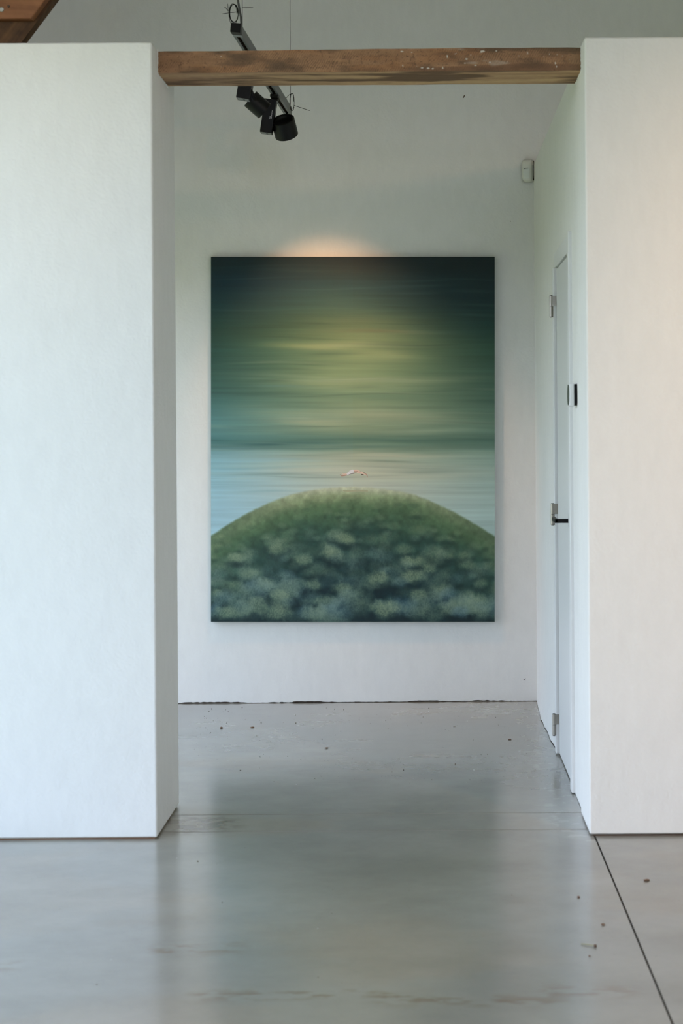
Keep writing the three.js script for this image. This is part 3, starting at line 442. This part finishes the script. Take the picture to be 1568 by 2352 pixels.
{
  const t = trackRail('grey light track hanging on wires behind the beam', [-0.7, 2.845, -5.97], [-0.637, 2.838, -7.5], 0.1);
  const at = (p) => inRail(t, p);
  const tubeIn = (pts, r, seg, cl) => tube(pts.map(at), r, seg, 8, cl);
  const far = mesh('suspension_wire', rod(at([-0.6185, 2.865, -7.44]), at([-0.612, 4.6, -7.44]), 0.0011, 6), M.blackMatte, t); far.userData.label = 'thin dark suspension wire';
  mesh('suspension_wire', rod(at([-0.6825, 2.872, -6.04]), at([-0.680, 4.6, -6.04]), 0.0012, 6), M.blackMatte, t);
  const cab = mesh('power_cable', tubeIn([[-0.683, 2.875, -6.02], [-0.686, 2.92, -6.02], [-0.694, 2.965, -6.02], [-0.700, 3.01, -6.02], [-0.704, 3.2, -6.02], [-0.71, 4.6, -6.05]], 0.0042, 40), std(lin(0.09, 0.09, 0.088), { roughness: 0.6 }), t); cab.userData.label = 'grey power cable';
  const loop = (cx, cy, cz, rx, ry, r, turn, n, lab, mat) => { const pts = Array.from({ length: 20 }, (_, i) => { const a = i / 20 * Math.PI * 2 * n; return at([cx + rx * Math.cos(a) * Math.cos(turn) + 0.004 * i / 20, cy + ry * Math.sin(a), cz + rx * Math.cos(a) * Math.sin(turn) + 0.006 * i / 20]); }); const m = mesh('cable_loop', tube(pts, r, 90, 6, false), mat, t); m.userData.label = lab; };
  loop(-0.711, 2.925, -6.0, 0.0165, 0.034, 0.0016, 0.1, 2, 'coiled black feed cable', M.blackMatte); loop(-0.7135, 2.920, -5.995, 0.0165, 0.040, 0.001, 0.2, 1, 'coiled black feed cable', M.blackMatte);
  mesh('cable_tie', tubeIn([[-0.729, 2.932, -5.99], [-0.738, 2.942, -5.985], [-0.7435, 2.9455, -5.985]], 0.0011, 8), M.blackMatte, t);
  mesh('cable_tie', tubeIn([[-0.694, 2.931, -6.0], [-0.722, 2.924, -5.985], [-0.75, 2.918, -5.98]], 0.0011, 8), M.blackMatte, t);
  mesh('cable_tie', tubeIn([[-0.682, 2.951, -6.02], [-0.665, 2.9515, -6.02], [-0.639, 2.951, -6.02]], 0.0011, 8), M.blackMatte, t);
  mesh('cable_tie', tubeIn([[-0.7295, 2.93, -5.99], [-0.7295, 2.945, -5.985], [-0.731, 2.958, -5.985]], 0.0009, 8), M.blackMatte, t);
  loop(-0.612, 2.884, -7.44, 0.0125, 0.042, 0.0011, 0.6, 2, 'coiled wire end', M.blackMatte);
  mesh('cable_tie', tubeIn([[-0.601, 2.868, -7.44], [-0.575, 2.857, -7.43], [-0.526, 2.839, -7.42]], 0.0012, 8), M.blackMatte, t);
  mesh('cable_tie', tubeIn([[-0.618, 2.922, -7.44], [-0.632, 2.91, -7.44], [-0.645, 2.889, -7.44]], 0.0011, 8), M.blackMatte, t);
}
const Y1 = new THREE.Vector3(0, 1, 0);
// base: point on the rail's underside; body: [half width, height, half depth]; lean of the body; head: centre of its back end, direction, radius, length
function spotlight(label, base, body, lean, head, glow, soft = 1, aim = head[1]) {
  const s = tag(group('track_spotlight', base), label, 'spotlight');
  const [hw, h, hd] = body, drop = 0.022;
  mesh('adapter', join([rb(-0.017, 0.017, -0.014, -0.002, -0.045, 0.045, 0.002, 2), new THREE.CylinderGeometry(0.0155, 0.0155, 0.012, 22).translate(0, -0.016, 0.0)]).rotateZ(-0.1), M.blackMatte, s);
  const b = mesh('driver_box', rb(-hw - 0.014, hw - 0.014, -h - drop, -drop, -hd, hd, 0.002, 2), M.black, s); b.rotation.z = lean;
  const plate = mesh('rating_plate', bx(-hw - 0.010, hw - 0.018, -h - drop - 0.0006, -h - drop + 0.001, -hd + 0.004, hd - 0.004), std(lin(0.22, 0.22, 0.22), { roughness: 0.5 }), b);
  mesh('rating_hole', new THREE.CylinderGeometry(0.005, 0.005, 0.0008, 12).translate(-0.010, -h - drop - 0.0008, 0.004), M.blackMatte, b);
  const [P, D, R, Len] = head, dir = new THREE.Vector3(...D).normalize(), q = new THREE.Quaternion().setFromUnitVectors(Y1, dir), o = new THREE.Vector3(...P).sub(s.position);
  const prof = [[0, 0.022], [R - 0.009, 0.022], [R - 0.007, 0.002], [R - 0.0055, 0], [R - 0.001, 0], [R, 0.0015], [R, Len - 0.0015], [R - 0.001, Len], [R - 0.004, Len], [R - 0.007, Len - 0.018], [0, Len - 0.018]].map(([r, y]) => new THREE.Vector2(r, y));
  const hg = new THREE.LatheGeometry(prof, 56); const hm = mesh('lamp_head', mergeVertices(hg).toNonIndexed(), M.black, s); hm.geometry.computeVertexNormals(); hm.geometry = hg; hm.quaternion.copy(q); hm.position.copy(o);
  mesh('lamp_lens', new THREE.CylinderGeometry(R - 0.009, R - 0.009, 0.003, 40).translate(0, Len - 0.0165, 0), glow ? M.lamp : M.lampOff, hm);
  // pivot between driver box and head
  const mid = o.clone().addScaledVector(dir, Len * 0.5), A = new THREE.Vector3(hw - 0.014, -h - drop + 0.035, 0).applyAxisAngle(new THREE.Vector3(0, 0, 1), lean); const Bp = mid.clone().lerp(A, Math.min(0.95, R * 0.9 / mid.distanceTo(A)));
  mesh('pivot', rod(A.clone().lerp(Bp, -0.25).toArray(), Bp.toArray(), 0.008, 16), M.blackMatte, s);
  mesh('pivot_screw', new THREE.SphereGeometry(0.0022, 10, 8).translate(A.x + 0.003, A.y, A.z + 0.010), M.zinc, s);
  if (!glow) return s;
  const [power, angle, color] = glow;
  const l = new THREE.SpotLight(lin(...color), power, 0, angle, 1, 2); l.position.copy(o.clone().addScaledVector(dir, Len + 0.001)); l.target.position.copy(l.position).add(new THREE.Vector3(...aim)); l.castShadow = true; l.shadow.radius = soft; s.add(l, l.target);
  return s;
}
const WARM = [1.0, 0.56, 0.29], SOFT = [1.0, 0.66, 0.40];
const s1 = spotlight('black track spotlight nearer the beam, its small head aimed right', [-0.694, 2.842, -6.5], [0.0275, 0.122, 0.030], -0.17, [[-0.712, 2.722, -6.575], [0.74, -0.62, -0.26], 0.0395, 0.078], null);
const s2 = spotlight('black track spotlight at the far end, its wide head aimed at the painting', [-0.657, 2.839, -7.08], [0.0265, 0.150, 0.027], -0.15, [[-0.624, 2.733, -7.085], [0.17, -0.76, -0.62], 0.0525, 0.080], [1.1, 0.62, WARM], 1, [0.14, -0.86, -0.49]);
{ // small white print on the second spotlight's driver box
  const box = s2.children.find((c) => c.name === 'driver_box'); const bars = []; for (let k = 0; k < 9; k++) bars.push(bx(0.0, 0.0018 + 0.0012 * hash(k, 1, 5), -0.108 + k * 0.0045, -0.1055 + k * 0.0045, 0.0271, 0.0275)); for (let k = 0; k < 3; k++) bars.push(bx(-0.006, -0.003, -0.109 + k * 0.004, -0.107 + k * 0.004, 0.0271, 0.0275)); const pr = mesh('rating_print', join(bars), M.white, box); pr.userData.label = 'tiny white rating print';
}
// second track in the front room, above and behind the camera's view, washing the right wall
{
  trackRail('grey light track of the front room', [1.75, 2.945, -1.2], [1.75, 2.945, -3.6], 0);
  spotlight('black spotlight of the front room track aimed at the right wall', [1.75, 2.945, -3.2], [0.022, 0.14, 0.024], 0, [[1.80, 2.83, -3.2], [0.02, -0.6, -0.8], 0.05, 0.08], [2.3, 0.85, SOFT], 2.5);
  spotlight('black spotlight of the right front track aimed across at the left wall', [1.75, 2.945, -1.7], [0.022, 0.14, 0.024], 0, [[1.70, 2.83, -1.7], [-0.62, -0.12, -0.78], 0.05, 0.08], [0.8, 0.75, SOFT], 2.5);
  trackRail('second grey light track of the front room', [-1.35, 2.945, -0.2], [-1.35, 2.945, -2.9], 0);
  spotlight('black spotlight of the left front track aimed at the left wall', [-1.35, 2.945, -2.5], [0.022, 0.14, 0.024], 0, [[-1.30, 2.83, -2.5], [-0.1, -0.16, -0.98], 0.05, 0.08], [0.35, 0.36, SOFT], 2.5);
  spotlight('black spotlight of the front room aimed at the floor', [-1.35, 2.945, -1.6], [0.022, 0.14, 0.024], 0, [[-1.30, 2.83, -1.6], [0.5, -0.75, -0.45], 0.05, 0.08], [2.4, 0.7, SOFT], 2.5);
}

// ------------------------------------------------------------------ little things on the floor and wall
{
  const stemM = std(lin(0.30, 0.28, 0.17)), budM = std(lin(0.09, 0.04, 0.02)), bark = std(lin(0.16, 0.09, 0.055));
  const s = tag(group('dried_flower_stem', [0.4014, 0, -4.163]), 'short dried flower stem with dark bud lying on the front floor', 'plant stem');
  mesh('stem', tube([[0, 0.0022, 0], [0.012, 0.003, 0.006], [0.031, 0.0032, 0.017]], 0.0016, 12, 6), stemM, s);
  mesh('bud', new THREE.IcosahedronGeometry(0.0042, 2).scale(0.9, 0.8, 1.5).translate(0.034, 0.0035, 0.018), budM, s);
  const crumb = (x, z, l, w, turn, label) => { const g = new THREE.IcosahedronGeometry(1, 2), p = g.attributes.position; for (let i = 0; i < p.count; i++) { const k = 0.75 + 0.5 * noise(p.getX(i) * 2 + x * 50, p.getY(i) * 2 + p.getZ(i) * 2 + z * 50, 5); p.setXYZ(i, p.getX(i) * k * l, p.getY(i) * k * w * 0.6, p.getZ(i) * k * w); } g.computeVertexNormals(); const m = mesh('dirt_crumb', g, bark, undefined); m.position.set(x, w * 0.5, z); m.rotation.y = turn; tag(m, label, 'crumb'); };
  crumb(0.4766, -4.3248, 0.0055, 0.004, -0.6, 'brown elongated crumb between dried stem and the floor joint');
  crumb(0.4335, -4.5776, 0.004, 0.005, 0.2, 'small brown crumb on the floor left of the dark joint');
  crumb(0.6536, -4.7436, 0.009, 0.005, 0.1, 'reddish brown crumb on the floor right of the dark joint');
  crumb(0.4123, -4.0703, 0.0025, 0.0035, 0.5, 'tiny brown crumb in front of the dried stem');
  crumb(-0.2342 - 0.19, -6.73, 0.006, 0.004, 0.2, 'dark crumb lying alone in the middle of the passage floor');
  crumb(0.36, -6.89, 0.007, 0.004, 0.1, 'dark crumb on the passage floor before the door hinge side');
  crumb(-0.93, -7.2, 0.007, 0.006, 0.3, 'brown crumb on the passage floor nearest the left wall');
  crumb(-0.79, -7.21, 0.009, 0.004, 0.1, 'long brown crumb on the passage floor below the painting corner');
  const fl = mesh('wall_fleck', new THREE.SphereGeometry(1, 12, 8).scale(0.0026, 0.0092, 0.0018), std(lin(0.12, 0.08, 0.05))); fl.position.set(0.2046, 2.9889, ZB + 0.0015); fl.rotation.z = -0.5; tag(fl, 'thin brown fleck high on the back wall', 'fleck');
  const fk = mesh('wall_fleck', new THREE.SphereGeometry(1, 10, 8).scale(0.0022, 0.0022, 0.0015), std(lin(0.05, 0.05, 0.05))); fk.position.set(0.4306, 2.3722, ZB + 0.001); tag(fk, 'tiny dark dot on back wall right above the painting', 'fleck');
  const ck = mesh('wall_fleck', join([new THREE.SphereGeometry(1, 10, 8).scale(0.0035, 0.002, 0.0015).rotateZ(0.7), rod([0.002, 0.002, 0], [0.008, 0.007, 0], 0.0006, 5)]), std(lin(0.06, 0.05, 0.04))); ck.position.set(0.4819, 0.1071, ZB + 0.0015); tag(ck, 'small dark fleck low on the back wall near the corner', 'fleck');
  const n = 250, grit = new THREE.InstancedMesh(new THREE.IcosahedronGeometry(1, 0), std(0xffffff), n), m4 = new THREE.Matrix4(), q = new THREE.Quaternion(), e = new THREE.Euler();
  for (let i = 0; i < n; i++) { const back = i < 225; let x, z; if (back) { x = -1.05 + 1.5 * Math.pow(rnd(), 1.4); z = -7.75 + 1.7 * Math.pow(rnd(), 1.2); } else { x = -1.2 + 1.9 * rnd(); z = -5.2 + 1.4 * rnd(); } const r = 0.0006 + 0.0016 * Math.pow(rnd(), 4); q.setFromEuler(e.set(rnd() * 3, rnd() * 3, rnd() * 3)); m4.compose(new THREE.Vector3(x, r * 0.6, z), q, new THREE.Vector3(r * (1 + rnd()), r, r)); grit.setMatrixAt(i, m4); const k = rnd(); grit.setColorAt(i, k < 0.8 ? lin(0.06 + 0.06 * k, 0.05 + 0.03 * k, 0.035) : lin(0.5, 0.5, 0.48)); }
  grit.name = 'floor_grit'; grit.castShadow = grit.receiveShadow = true; grit.userData.kind = 'stuff'; tag(grit, 'fine dark grit scattered over the concrete floor', 'grit'); scene.add(grit);
}
renderer.render(scene, camera);
